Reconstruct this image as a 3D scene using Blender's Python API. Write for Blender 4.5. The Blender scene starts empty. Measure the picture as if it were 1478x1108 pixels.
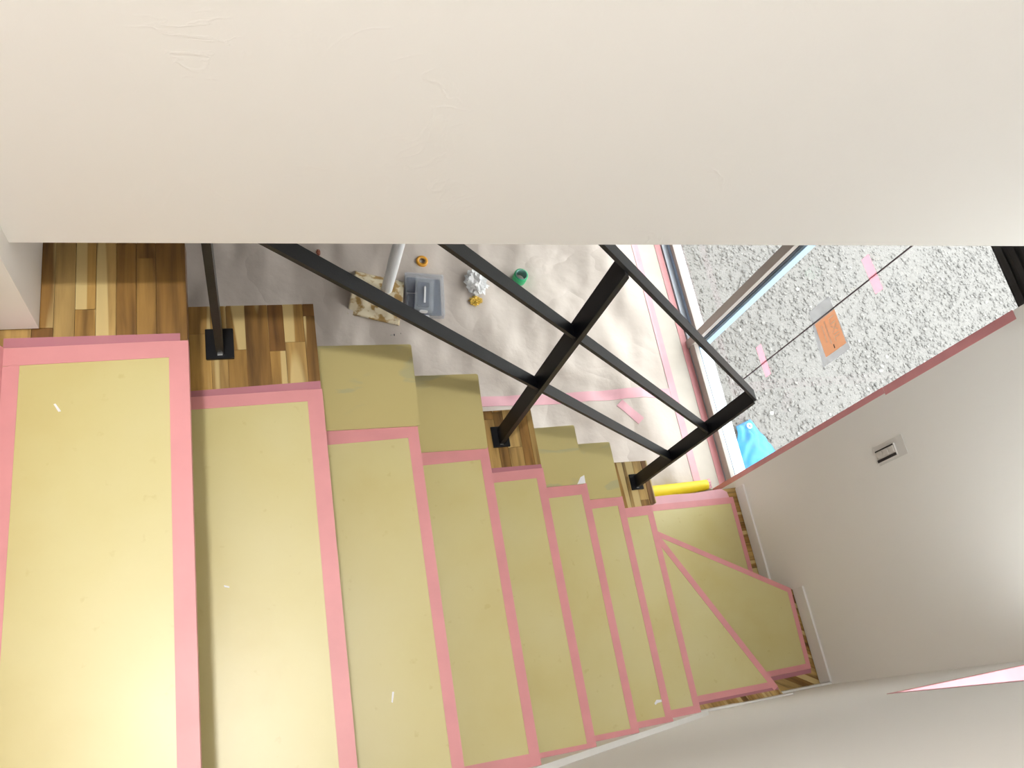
import bpy, bmesh, math, random
from mathutils import Vector, Matrix, noise
random.seed(7)
SC = bpy.context.scene
COL = SC.collection

# ---------------------------------------------------------------- units
# Plan units: one stair riser = 0.2. S turns plan units into metres; the lower floor is z = 0 m.
S = 1.08
def W(x, y, z):
    return Vector((x * S, (y - 0.196) * S, (z + 2.2) * S))

# ---------------------------------------------------------------- camera
cam_d = bpy.data.cameras.new('camera'); cam = bpy.data.objects.new('camera', cam_d); COL.objects.link(cam)
cam_d.sensor_width = 36.0; cam_d.lens = 1177.28 / 1478 * 36.0; cam_d.clip_start = 0.02
rt = Vector((0.950324, -0.170742, 0.260263)); dn = Vector((-0.055626, -0.915823, -0.397712)); fw = Vector((0.306252, 0.363478, -0.879823))
M = Matrix.Identity(4)
for r in range(3):
    M[r][0] = rt[r]; M[r][1] = -dn[r]; M[r][2] = -fw[r]
M.translation = W(0.0793, 0.31935, 1.1047)
cam.matrix_world = M
SC.camera = cam

# ---------------------------------------------------------------- sky, lights, exposure
world = bpy.data.worlds.new('overcast_sky'); SC.world = world; world.use_nodes = True
bg = world.node_tree.nodes['Background']
bg.inputs[0].default_value = (1.0, 0.985, 0.97, 1); bg.inputs[1].default_value = 5.6
SC.view_settings.view_transform = 'Standard'; SC.view_settings.look = 'None'
SC.view_settings.exposure = 0.08; SC.view_settings.gamma = 1.0; SC.view_settings.use_curve_mapping = False
LAMP_W = 40.0

def disk_light(name, loc, size, power, col):
    d = bpy.data.lights.new(name, 'AREA'); d.shape = 'DISK'; d.size = size; d.energy = power; d.color = col
    o = bpy.data.objects.new(name, d); COL.objects.link(o); o.location = loc
    return o

# ---------------------------------------------------------------- materials
MATS = {}
def nodes_of(name):
    m = bpy.data.materials.new(name); m.use_nodes = True
    nt = m.node_tree; b = nt.nodes['Principled BSDF']; MATS[name] = m
    return m, nt, b
def N(nt, t, **kw):
    n = nt.nodes.new(t)
    for k, v in kw.items():
        if k in n.inputs: n.inputs[k].default_value = v
        else: setattr(n, k, v)
    return n
def coords(nt, scale=(1, 1, 1)):
    g = N(nt, 'ShaderNodeNewGeometry'); mp = N(nt, 'ShaderNodeMapping'); mp.inputs['Scale'].default_value = scale
    nt.links.new(g.outputs['Position'], mp.inputs['Vector']); return mp.outputs['Vector']
def ramp(nt, fac, stops):
    r = N(nt, 'ShaderNodeValToRGB'); e = r.color_ramp.elements
    while len(e) < len(stops): e.new(0.5)
    for k, (p, c) in enumerate(stops):
        e[k].position = p; e[k].color = (*c, 1)
    nt.links.new(fac, r.inputs[0]); return r.outputs[0]
def simple(name, col, rough=0.6, metal=0.0, var=0.06, scale=8.0, bump=0.0, bscale=60.0, spec=0.5):
    m, nt, b = nodes_of(name); v = coords(nt)
    n = N(nt, 'ShaderNodeTexNoise', Scale=scale, Detail=4.0); nt.links.new(v, n.inputs['Vector'])
    lo = tuple(c * (1 - var) for c in col); hi = tuple(min(1, c * (1 + var)) for c in col)
    nt.links.new(ramp(nt, n.outputs[0], [(0.3, lo), (0.7, hi)]), b.inputs['Base Color'])
    b.inputs['Roughness'].default_value = rough; b.inputs['Metallic'].default_value = metal
    b.inputs['Specular IOR Level'].default_value = spec
    if bump:
        n2 = N(nt, 'ShaderNodeTexNoise', Scale=bscale, Detail=5.0); nt.links.new(v, n2.inputs['Vector'])
        bp = N(nt, 'ShaderNodeBump', Strength=bump, Distance=0.004); nt.links.new(n2.outputs[0], bp.inputs['Height'])
        nt.links.new(bp.outputs[0], b.inputs['Normal'])
    return m

def plaster():
    m, nt, b = nodes_of('plaster'); v = coords(nt)
    b.inputs['Base Color'].default_value = (0.90, 0.885, 0.865, 1); b.inputs['Roughness'].default_value = 0.75
    n1 = N(nt, 'ShaderNodeTexNoise', Scale=9.0, Detail=6.0, Distortion=1.6); nt.links.new(v, n1.inputs['Vector'])
    n2 = N(nt, 'ShaderNodeTexNoise', Scale=120.0, Detail=3.0); nt.links.new(v, n2.inputs['Vector'])
    # sparse trowel strokes
    r = ramp(nt, n1.outputs[0], [(0.49, (0, 0, 0)), (0.515, (1, 1, 1)), (0.55, (0, 0, 0))])
    n3 = N(nt, 'ShaderNodeTexNoise', Scale=5.0, Detail=2.0); nt.links.new(v, n3.inputs['Vector'])
    k = ramp(nt, n3.outputs[0], [(0.55, (0, 0, 0)), (0.7, (1, 1, 1))])
    mul = N(nt, 'ShaderNodeMath', operation='MULTIPLY'); nt.links.new(r, mul.inputs[0]); nt.links.new(k, mul.inputs[1])
    ad = N(nt, 'ShaderNodeMath', operation='MULTIPLY_ADD'); nt.links.new(n2.outputs[0], ad.inputs[0]); ad.inputs[1].default_value = 0.25
    nt.links.new(mul.outputs[0], ad.inputs[2])
    bp = N(nt, 'ShaderNodeBump', Strength=0.13, Distance=0.004); nt.links.new(ad.outputs[0], bp.inputs['Height'])
    nt.links.new(bp.outputs[0], b.inputs['Normal']); return m
def wood():
    # acacia lamella: colour of the piece from its object colour, grain along its own length
    m, nt, b = nodes_of('acacia')
    oi = N(nt, 'ShaderNodeObjectInfo'); tc = N(nt, 'ShaderNodeTexCoord'); mp = N(nt, 'ShaderNodeMapping')
    mp.inputs['Scale'].default_value = (60, 4.5, 10)
    ad = N(nt, 'ShaderNodeVectorMath', operation='ADD'); nt.links.new(tc.outputs['Object'], ad.inputs[0])
    cmb = N(nt, 'ShaderNodeCombineXYZ')
    rm = N(nt, 'ShaderNodeMath', operation='MULTIPLY'); nt.links.new(oi.outputs['Random'], rm.inputs[0]); rm.inputs[1].default_value = 30.0
    for i in range(3): nt.links.new(rm.outputs[0], cmb.inputs[i])
    nt.links.new(cmb.outputs[0], ad.inputs[1]); nt.links.new(ad.outputs[0], mp.inputs['Vector'])
    n = N(nt, 'ShaderNodeTexNoise', Scale=1.0, Detail=5.0, Distortion=0.35); nt.links.new(mp.outputs[0], n.inputs['Vector'])
    grain = ramp(nt, n.outputs[0], [(0.28, (0.38, 0.33, 0.28)), (0.5, (1.0, 1.0, 1.0)), (0.70, (1.4, 1.45, 1.5))])
    mx = N(nt, 'ShaderNodeMix', data_type='RGBA', blend_type='MULTIPLY'); mx.inputs[0].default_value = 0.9
    nt.links.new(oi.outputs['Color'], mx.inputs[6]); nt.links.new(grain, mx.inputs[7])
    # sapwood streak along some lamellas
    mp2 = N(nt, 'ShaderNodeMapping'); mp2.inputs['Scale'].default_value = (22, 1.2, 4); nt.links.new(ad.outputs[0], mp2.inputs['Vector'])
    n2 = N(nt, 'ShaderNodeTexNoise', Scale=1.0, Detail=1.0); nt.links.new(mp2.outputs[0], n2.inputs['Vector'])
    k = ramp(nt, n2.outputs[0], [(0.575, (0, 0, 0)), (0.60, (0.85, 0.85, 0.85))])
    mx2 = N(nt, 'ShaderNodeMix', data_type='RGBA'); nt.links.new(k, mx2.inputs[0]); nt.links.new(mx.outputs[2], mx2.inputs[6])
    mx2.inputs[7].default_value = (0.64, 0.50, 0.23, 1)
    nt.links.new(mx2.outputs[2], b.inputs['Base Color']); b.inputs['Roughness'].default_value = 0.42
    return m
def board(name, smear):
    m, nt, b = nodes_of(name); v = coords(nt)
    n = N(nt, 'ShaderNodeTexNoise', Scale=4.0, Detail=5.0); nt.links.new(v, n.inputs['Vector'])
    base = ramp(nt, n.outputs[0], [(0.25, (0.58, 0.495, 0.205)), (0.5, (0.61, 0.545, 0.255)), (0.75, (0.63, 0.575, 0.30))])
    n2 = N(nt, 'ShaderNodeTexNoise', Scale=38.0, Detail=3.0); nt.links.new(v, n2.inputs['Vector'])
    sp = ramp(nt, n2.outputs[0], [(0.67, (0, 0, 0)), (0.74, (0.22, 0.22, 0.22))])
    mx = N(nt, 'ShaderNodeMix', data_type='RGBA'); nt.links.new(sp, mx.inputs[0]); nt.links.new(base, mx.inputs[6]); mx.inputs[7].default_value = (0.42, 0.32, 0.09, 1)
    out = mx.outputs[2]
    if smear:
        mp = coords(nt, (5, 13, 5))
        n3 = N(nt, 'ShaderNodeTexNoise', Scale=1.0, Detail=3.0, Distortion=0.8); nt.links.new(mp, n3.inputs['Vector'])
        k = ramp(nt, n3.outputs[0], [(0.57, (0, 0, 0)), (0.63, (0.75, 0.75, 0.75))])
        mx3 = N(nt, 'ShaderNodeMix', data_type='RGBA'); nt.links.new(k, mx3.inputs[0]); mx3.inputs[6].default_value = (0.56, 0.48, 0.215, 1)
        mx3.inputs[7].default_value = (0.44, 0.425, 0.245, 1); out = mx3.outputs[2]
    nt.links.new(out, b.inputs['Base Color']); b.inputs['Roughness'].default_value = 0.36 if not smear else 0.28; b.inputs['Specular IOR Level'].default_value = 0.7
    return m
def see_through(name, col, alpha, rough=0.4):
    m = bpy.data.materials.new(name); m.use_nodes = True; nt = m.node_tree; MATS[name] = m
    b = nt.nodes['Principled BSDF']; b.inputs['Base Color'].default_value = (*col, 1); b.inputs['Roughness'].default_value = rough
    tr = N(nt, 'ShaderNodeBsdfTransparent'); ms = N(nt, 'ShaderNodeMixShader'); ms.inputs[0].default_value = alpha
    nt.links.new(tr.outputs[0], ms.inputs[1]); nt.links.new(b.outputs[0], ms.inputs[2])
    nt.links.new(ms.outputs[0], nt.nodes['Material Output'].inputs[0]); return m
def glass():
    m = bpy.data.materials.new('window_glass'); m.use_nodes = True; nt = m.node_tree; MATS['window_glass'] = m
    nt.nodes.remove(nt.nodes['Principled BSDF'])
    tr = N(nt, 'ShaderNodeBsdfTransparent'); tr.inputs[0].default_value = (0.95, 0.98, 0.97, 1)
    gl = N(nt, 'ShaderNodeBsdfGlossy', Roughness=0.02); fr = N(nt, 'ShaderNodeLayerWeight', Blend=0.5); ms = N(nt, 'ShaderNodeMixShader')
    pw = N(nt, 'ShaderNodeMath', operation='POWER'); nt.links.new(fr.outputs['Facing'], pw.inputs[0]); pw.inputs[1].default_value = 5.0
    ma = N(nt, 'ShaderNodeMath', operation='MULTIPLY_ADD'); nt.links.new(pw.outputs[0], ma.inputs[0]); ma.inputs[1].default_value = 0.9; ma.inputs[2].default_value = 0.025
    nt.links.new(ma.outputs[0], ms.inputs[0]); nt.links.new(tr.outputs[0], ms.inputs[1]); nt.links.new(gl.outputs[0], ms.inputs[2])
    nt.links.new(ms.outputs[0], nt.nodes['Material Output'].inputs[0]); return m
def gravel():
    m, nt, b = nodes_of('gravel'); v = coords(nt)
    vo = N(nt, 'ShaderNodeTexVoronoi', Scale=75.0); nt.links.new(v, vo.inputs['Vector'])
    sepc = N(nt, 'ShaderNodeSeparateColor'); nt.links.new(vo.outputs['Color'], sepc.inputs[0])
    c = ramp(nt, sepc.outputs[0], [(0.0, (0.165, 0.159, 0.156)), (0.5, (0.182, 0.175, 0.172)), (1.0, (0.20, 0.192, 0.188))])
    nt.links.new(c, b.inputs['Base Color']); b.inputs['Roughness'].default_value = 0.9
    bp = N(nt, 'ShaderNodeBump', Strength=0.5, Distance=0.006); bp.invert = True
    nt.links.new(vo.outputs['Distance'], bp.inputs['Height']); nt.links.new(bp.outputs[0], b.inputs['Normal']); return m
def stone():
    m, nt, b = nodes_of('stone'); g = N(nt, 'ShaderNodeNewGeometry')
    c = ramp(nt, g.outputs['Random Per Island'], [(0.0, (0.11, 0.106, 0.105)), (0.10, (0.16, 0.155, 0.153)), (0.5, (0.185, 0.178, 0.175)), (0.97, (0.215, 0.208, 0.204)), (1.0, (0.34, 0.335, 0.33))])
    nt.links.new(c, b.inputs['Base Color']); b.inputs['Roughness'].default_value = 0.85; return m
def blotch():
    m, nt, b = nodes_of('blotched_paper'); v = coords(nt)
    n = N(nt, 'ShaderNodeTexNoise', Scale=22.0, Detail=3.0); nt.links.new(v, n.inputs['Vector'])
    c = ramp(nt, n.outputs[0], [(0.48, (0.72, 0.62, 0.45)), (0.58, (0.42, 0.26, 0.09)), (0.70, (0.36, 0.21, 0.07))])
    nt.links.new(c, b.inputs['Base Color']); b.inputs['Roughness'].default_value = 0.7; return m

def backlit(name, col):
    m, nt, b = nodes_of(name); b.inputs['Base Color'].default_value = (*col, 1); b.inputs['Roughness'].default_value = 0.6
    tl = N(nt, 'ShaderNodeBsdfTranslucent'); tl.inputs[0].default_value = (*[min(1, c ** 0.42) for c in col], 1)
    ms = N(nt, 'ShaderNodeMixShader'); ms.inputs[0].default_value = 0.8
    nt.links.new(b.outputs[0], ms.inputs[1]); nt.links.new(tl.outputs[0], ms.inputs[2]); nt.links.new(ms.outputs[0], nt.nodes['Material Output'].inputs[0])
backlit('sticker_orange', (0.78, 0.37, 0.19)); backlit('sticker_print', (0.95, 0.94, 0.92)); see_through('sticker_paper', (0.85, 0.87, 0.93), 0.42); backlit('glass_pink_tape', (0.85, 0.30, 0.38))
def sheet():
    m, nt, b = nodes_of('sheet_paper'); v = coords(nt)
    b.inputs['Base Color'].default_value = (0.56, 0.485, 0.44, 1); b.inputs['Roughness'].default_value = 0.5
    n1 = N(nt, 'ShaderNodeTexNoise', Scale=2.6, Detail=2.5, Distortion=0.4); nt.links.new(v, n1.inputs['Vector'])
    sb = N(nt, 'ShaderNodeMath', operation='SUBTRACT'); nt.links.new(n1.outputs[0], sb.inputs[0]); sb.inputs[1].default_value = 0.5
    ab = N(nt, 'ShaderNodeMath', operation='ABSOLUTE'); nt.links.new(sb.outputs[0], ab.inputs[0])
    n2 = N(nt, 'ShaderNodeTexNoise', Scale=16.0, Detail=4.0); nt.links.new(v, n2.inputs['Vector'])
    ad = N(nt, 'ShaderNodeMath', operation='MULTIPLY_ADD'); nt.links.new(n2.outputs[0], ad.inputs[0]); ad.inputs[1].default_value = 0.10; nt.links.new(ab.outputs[0], ad.inputs[2])
    bp = N(nt, 'ShaderNodeBump', Strength=0.55, Distance=0.05); nt.links.new(ad.outputs[0], bp.inputs['Height']); nt.links.new(bp.outputs[0], b.inputs['Normal'])
sheet()
plaster(); wood(); board('khaki_board', False); board('khaki_smeared', True); glass(); gravel(); stone(); blotch()
simple('pink_tape', (0.71, 0.305, 0.325), 0.42, var=0.05, scale=14)
see_through('pink_film', (0.72, 0.30, 0.38), 0.55, 0.4)
simple('pale_pink_tape', (0.74, 0.40, 0.46), 0.45, var=0.05, scale=14)
simple('riser_white', (0.62, 0.50, 0.32), 0.6)
simple('skirting_white', (0.80, 0.79, 0.77), 0.35, var=0.02)
simple('black_steel', (0.005, 0.0055, 0.008), 0.42, metal=0.0, var=0.2, scale=30, bump=0.05, bscale=300, spec=0.36)
simple('subfloor', (0.40, 0.30, 0.2), 0.6)
simple('sill_board', (0.62, 0.56, 0.50), 0.5)
simple('sash_beige', (0.50, 0.45, 0.42), 0.4, var=0.03)
simple('aluminium', (0.52, 0.56, 0.63), 0.35, metal=0.2, var=0.03)
simple('sky_tinted_aluminium', (0.42, 0.56, 0.76), 0.35, var=0.03)  # silver frame metal with the sky's blue reflection put into its colour
simple('gasket', (0.02, 0.025, 0.04), 0.5)
simple('charcoal_frame', (0.035, 0.035, 0.037), 0.45, var=0.3, scale=12)
simple('cream_plastic', (0.66, 0.63, 0.60), 0.35, var=0.02)
simple('clear_tape_cover', (0.74, 0.72, 0.70), 0.3, var=0.03)
simple('slot_black', (0.008, 0.006, 0.008), 0.4)
simple('yellow_foam', (0.85, 0.66, 0.02), 0.5, var=0.05, scale=6)
simple('blue_tarp', (0.02, 0.22, 0.50), 0.4, var=0.2, scale=14)
simple('white_plastic', (0.80, 0.80, 0.82), 0.35, var=0.04)
see_through('milky_film', (0.92, 0.92, 0.94), 0.7, 0.5)
see_through('clear_case', (0.66, 0.69, 0.78), 0.18, 0.10)
simple('navy_insert', (0.02, 0.03, 0.075), 0.5, var=0.3, scale=40)
simple('orange_tape', (0.78, 0.36, 0.04), 0.4)
simple('cardboard_core', (0.30, 0.17, 0.07), 0.7)
simple('green_tape', (0.03, 0.42, 0.17), 0.4)
simple('teal_core', (0.22, 0.42, 0.38), 0.5)
simple('yellow_scrap', (0.72, 0.48, 0.08), 0.5, var=0.3, scale=80)
simple('sticker_white', (0.85, 0.86, 0.90), 0.5)
simple('rust_red', (0.30, 0.10, 0.06), 0.6)
simple('steel', (0.55, 0.55, 0.55), 0.3, metal=1.0)
simple('seam_grey', (0.12, 0.09, 0.10), 0.5)

# ---------------------------------------------------------------- builders
BASE = {}
def tag(o, label, cat, group=None):
    o['label'] = label; o['category'] = cat
    if group: o['group'] = group
    return o
def thing(name, base, label=None, cat=None, group=None):
    o = bpy.data.objects.new(name, None); COL.objects.link(o); o.location = W(*base); BASE[o] = W(*base)
    o.empty_display_size = 0.05
    if label: tag(o, label, cat, group)
    return o
def put(name, verts, faces, mat, parent=None, smooth=False, rot=0.0):
    """verts in plan units, placed in the world; rot gives the object its own axis so grain follows it"""
    vs = [W(*v) for v in verts]
    lo = Vector((min(v.x for v in vs), min(v.y for v in vs), min(v.z for v in vs)))
    hi = Vector((max(v.x for v in vs), max(v.y for v in vs), max(v.z for v in vs)))
    c = Vector(((lo.x + hi.x) / 2, (lo.y + hi.y) / 2, lo.z))
    R = Matrix.Rotation(-rot, 3, 'Z')
    me = bpy.data.meshes.new(name); me.from_pydata([R @ (v - c) for v in vs], [], faces); me.update()
    bm = bmesh.new(); bm.from_mesh(me); bmesh.ops.recalc_face_normals(bm, faces=bm.faces); bm.to_mesh(me); bm.free()
    if smooth: me.polygons.foreach_set('use_smooth', [True] * len(me.polygons))
    me.materials.append(MATS[mat])
    o = bpy.data.objects.new(name, me); COL.objects.link(o)
    o.location = c - (BASE[parent] if parent else Vector()); o.rotation_euler.z = rot
    BASE[o] = c
    if parent: o.parent = parent
    return o
def put_bm(name, bm, mat, parent=None, smooth=False):
    bm.verts.ensure_lookup_table(); bm.verts.index_update()
    vs = [tuple(v.co) for v in bm.verts]; fs = [[v.index for v in f.verts] for f in bm.faces]; bm.free()
    return put(name, vs, fs, mat, parent, smooth)
BOXF = [(0, 1, 3, 2), (4, 6, 7, 5), (0, 4, 5, 1), (2, 3, 7, 6), (0, 2, 6, 4), (1, 5, 7, 3)]
def boxv(x0, x1, y0, y1, z0, z1):
    return [(x, y, z) for x in (x0, x1) for y in (y0, y1) for z in (z0, z1)]
def box(name, x0, x1, y0, y1, z0, z1, mat, parent=None, bev=0.0, seg=2):
    if not bev: return put(name, boxv(x0, x1, y0, y1, z0, z1), BOXF, mat, parent)
    bm = bmesh.new(); vs = [bm.verts.new(v) for v in boxv(x0, x1, y0, y1, z0, z1)]
    for f in BOXF: bm.faces.new([vs[i] for i in f])
    bmesh.ops.bevel(bm, geom=list(bm.edges), offset=bev, segments=seg, affect='EDGES', profile=0.6)
    return put_bm(name, bm, mat, parent)
def prism(name, poly, z0, z1, mat, parent=None, rot=0.0):
    n = len(poly)
    vs = [(x, y, z0) for x, y in poly] + [(x, y, z1) for x, y in poly]
    fs = [list(range(n))[::-1], list(range(n, 2 * n))] + [(i, (i + 1) % n, n + (i + 1) % n, n + i) for i in range(n)]
    return put(name, vs, fs, mat, parent, rot=rot)
def extrude(name, poly3, d, mat, parent=None):
    n = len(poly3); d = Vector(d)
    vs = [tuple(p) for p in poly3] + [tuple(Vector(p) + d) for p in poly3]
    fs = [list(range(n))[::-1], list(range(n, 2 * n))] + [(i, (i + 1) % n, n + (i + 1) % n, n + i) for i in range(n)]
    return put(name, vs, fs, mat, parent)
def struct(o):
    o['kind'] = 'structure'; return o
def clip(poly, nx, ny, d):          # keep nx*x + ny*y <= d
    out = []
    for i in range(len(poly)):
        a, b = poly[i], poly[(i + 1) % len(poly)]
        da = nx * a[0] + ny * a[1] - d; db = nx * b[0] + ny * b[1] - d
        if da <= 0: out.append(a)
        if (da < 0 < db) or (db < 0 < da):
            t = da / (da - db); out.append((a[0] + t * (b[0] - a[0]), a[1] + t * (b[1] - a[1])))
    return out
def area(p): return abs(sum(p[i][0] * p[(i + 1) % len(p)][1] - p[(i + 1) % len(p)][0] * p[i][1] for i in range(len(p)))) / 2
def lathe(name, prof, axis_pt, mat, parent=None, seg=28, closed=True, smooth=True):
    """prof: (radius, height) loop; around the vertical through axis_pt"""
    bx, by, bz = axis_pt; vs = []; fs = []; n = len(prof)
    for k in range(seg):
        a = 2 * math.pi * k / seg
        for r, h in prof: vs.append((bx + r * math.cos(a), by + r * math.sin(a), bz + h))
    for k in range(seg):
        k2 = (k + 1) % seg
        for i in range(n if closed else n - 1):
            j = (i + 1) % n; fs.append((k * n + i, k2 * n + i, k2 * n + j, k * n + j))
    return put(name, vs, fs, mat, parent, smooth)

# ---------------------------------------------------------------- room shell
XE, YW, CEIL, LOW = 2.106, 0.196, 2.70, -2.2
HB = 0.152                                   # underside of the hanging wall and living-room ceiling
struct(box('floor', -5.0, 2.19, YW, 6.5, LOW - 0.12, LOW - 0.004, 'subfloor'))
struct(box('ceiling', -2.75, 2.3, 0.046, 1.06, CEIL, CEIL + 0.1, 'plaster'))
struct(box('ceiling_living', -5.0, 2.3, 1.062, 6.5, HB, 0.40, 'plaster'))
struct(box('floor_upper', -2.6, -0.39, YW, 0.897, 0.15, 0.40, 'subfloor'))
# near wall of the stairs with a small window opening
NW = struct(thing('wall_near', (0, YW, LOW)))
ox0, ox1, oz0, oz1 = 1.50, 2.02, -0.665, 0.55
box('wall_panel', -2.75, ox0, 0.046, YW, LOW, CEIL, 'plaster', NW)
box('wall_panel', ox1, 2.3, 0.046, YW, LOW, CEIL, 'plaster', NW)
box('wall_panel', ox0, ox1, 0.046, YW, LOW, oz0, 'plaster', NW)
box('wall_panel', ox0, ox1, 0.046, YW, oz1, CEIL, 'plaster', NW)
# end wall with the big window opening
wy0, wy1, wz1 = 1.092, 3.05, -0.30
RW = struct(thing('wall_right', (XE, YW, LOW)))
box('wall_panel', XE, 2.3, YW, wy0, LOW - 0.6, CEIL, 'plaster', RW)
box('wall_panel', XE, 2.3, wy0, wy1, wz1, HB, 'plaster', RW)
box('wall_panel', XE, 2.3, wy1, 6.5, LOW - 0.6, HB, 'plaster', RW)
# wall hanging over the open side of the stairs
def ywall(x): return 0.935 - 0.0077 * (x + 0.195)
hx0, hx1 = -0.186, XE
struct(prism('wall_hanging', [(hx0, ywall(hx0)), (hx1, ywall(hx1)), (hx1, 1.06), (hx0, 1.06)], HB, CEIL, 'plaster'))
struct(prism('wall_landing', [(-2.6, 0.897), (-0.186, 0.897), (-0.186, 1.06), (-2.6, 1.06)], 0.0, CEIL, 'plaster'))
struct(box('wall_service', -5.0, -2.6, 0.985, 1.06, -0.04, HB, 'plaster'))
struct(box('wall_hall_end', -2.75, -2.6, 0.196, 1.06, 0.40, CEIL, 'plaster'))
struct(box('wall_left', -5.15, -5.0, 0.196, 6.5, LOW, 0.15, 'plaster'))
struct(box('wall_far', -5.15, 2.3, 6.5, 6.65, LOW, 0.40, 'plaster'))
# panel closing the space under the stairs
G = 0.19546
pts = [(-5.0, LOW), (1.36, LOW)]
for i in range(8, 0, -1):
    x = (i - 1) * G - 0.045; z = -0.2 * (i - 1) - 0.04
    pts += [(x, z - 0.2 if i < 8 else LOW), (x, z)]
pts += [(-0.25, -0.04), (-5.0, -0.04)]
cl = [pts[0]]
for q in pts[1:]:
    if abs(q[0] - cl[-1][0]) + abs(q[1] - cl[-1][1]) > 1e-4: cl.append(q)
cl = [c for c in cl if not (c == (1.36, LOW))]
struct(extrude('wall_understair', [(x, 0.985, z) for x, z in cl], (0, 0.02, 0), 'plaster'))

# skirting
sk = [(-0.19, 0.03 + 0.2 * 0.19 / G), (1.375, 0.03 - 0.2 * 1.375 / G), (1.375, -0.2 - 0.2 * 1.375 / G), (-0.19, -0.2 + 0.2 * 0.19 / G)]
BN = struct(thing('baseboard_near', (0.5, YW, -0.6)))
extrude('skirting_board', [(x, YW, z) for x, z in sk], (0, 0.010, 0), 'skirting_white', BN)
extrude('skirting_cap', [(sk[0][0], YW, sk[0][1] + .001), (sk[1][0], YW, sk[1][1] + .001), (sk[1][0], YW, sk[1][1] + 0.010), (sk[0][0], YW, sk[0][1] + 0.010)], (0, 0.013, 0), 'skirting_white', BN)
box('skirting_board', 1.376, 1.60, YW, YW + 0.008, -1.6, -1.535, 'skirting_white', BN, 0.002)
box('skirting_board', 1.601, 1.806, YW, YW + 0.006, -1.6, -1.545, 'skirting_white', BN, 0.002)
box('skirting_board', 1.807, XE, YW, YW + 0.008, -1.8, -1.735, 'skirting_white', BN, 0.002)
BR = struct(thing('baseboard_right', (XE, 0.6, -1.9)))
box('skirting_board', XE - 0.009, XE, YW + 0.009, 0.563, -1.8, -1.732, 'skirting_white', BR, 0.002)
box('skirting_board', XE - 0.009, XE, 0.564, 1.04, -2.0, -1.935, 'skirting_white', BR, 0.002)

# ---------------------------------------------------------------- staircase
ST = thing('staircase', (0.6, 0.6, LOW), 'acacia wood staircase with winder steps under khaki boards', 'staircase')
PIV = (1.387, 0.962); EA = (1.806, 0.180); EB = (2.106, 0.559)
OV = 0.038; TH = 0.030; LAM = 0.004
EB = (2.105, 0.5595)
treads = []                                   # (polygon, top z, grain direction, lamella width)
def Xn(i): return (i - 1) * G
YE = 1.036
treads.append(([(-0.43, YW + .001), (-0.228, YW + .001), (-0.228, 0.896), (-0.43, 0.896)], 0.196, (0, 1)))
treads.append(([(-0.234, YW + .001), (0.0, YW + .001), (0.0, YE), (-0.234, YE)], -0.004, (0, 1)))
for i in range(2, 8): treads.append(([(Xn(i - 1) - OV, YW + .001), (Xn(i), YW + .001), (Xn(i), YE), (Xn(i - 1) - OV, YE)], -0.2 * (i - 1) - 0.004, (0, 1)))
treads.append(([(Xn(7) - OV, YW + .001), (Xn(8), YW + .001), (Xn(8), 1.036), (Xn(7) - OV, 1.042)], -1.404, (0, 1)))
t8front = Xn(8) - OV
treads.append(([(t8front, YW + .001), (EA[0], YW + .001), PIV, (t8front, 0.962)], -1.604, (PIV[0] - EA[0], PIV[1] - EA[1])))
treads.append(([PIV, (EA[0] - 0.03, YW + .001), (XE - .001, YW + .001), EB], -1.804, (PIV[0] - EB[0], PIV[1] - EB[1])))
treads.append(([PIV, (EB[0], EB[1] - 0.03), (XE - .001, 1.045), (PIV[0], 1.035)], -2.004, (-1, 0.0)))
LAMC = [(0.31, 0.175, 0.045), (0.36, 0.215, 0.060), (0.24, 0.125, 0.030), (0.40, 0.25, 0.080), (0.19, 0.090, 0.022), (0.34, 0.19, 0.050), (0.40, 0.26, 0.09), (0.28, 0.145, 0.036)]
for k, (poly, zt, gd) in enumerate(treads):
    t = prism('tread', poly, zt - TH, zt - LAM, 'acacia', ST); t.color = (0.26, 0.12, 0.035, 1)
    if k == 0: continue
    L = math.hypot(*gd); gx, gy = gd[0] / L, gd[1] / L; nx, ny = gy, -gx
    pr = [nx * x + ny * y for x, y in poly]; a = min(pr); rz = math.atan2(gy, gx) - math.pi / 2
    rnd = random.Random(40 + k)
    while a < max(pr) - 1e-4:
        w = rnd.choice((0.026, 0.030, 0.034, 0.038)); b = min(a + w, max(pr))
        if max(pr) - b < 0.012: b = max(pr)
        strip = clip(clip(poly, nx, ny, b - 0.0003), -nx, -ny, -a - 0.0003)
        if len(strip) >= 3 and area(strip) > 1e-5:
            q = [gx * x + gy * y for x, y in strip]; s0 = min(q) - rnd.random() * 0.12
            while s0 < max(q):
                s1 = s0 + rnd.uniform(0.14, 0.38)
                pc = clip(clip(strip, gx, gy, s1 - 0.0003), -gx, -gy, -s0 - 0.0003)
                if len(pc) >= 3 and area(pc) > 2e-5:
                    o = prism('plank', pc, zt - LAM, zt - rnd.uniform(0, 0.0006), 'acacia', t, rot=rz)
                    c = rnd.choice(LAMC); v = rnd.uniform(0.85, 1.15); o.color = (c[0] * v, c[1] * v, c[2] * v, 1)
                s0 = s1
        a = b
nb = box('nosing_block', Xn(8) + .0003, 1.393, 0.882, 1.036, -1.434, -1.4042, 'acacia', ST, 0.0015, 1); nb.color = (0.20, 0.10, 0.035, 1)
for i in range(-1, 8):
    z = -0.2 * (i - 1) - 0.004 - TH; xr = -0.236 if i == 0 else Xn(i) - OV
    box('riser', xr - 0.012, xr - 0.001, YW + .001, 0.983 if i > 0 else 0.896, z - 0.2 + TH + 0.0005, z, 'riser_white', ST)
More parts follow.
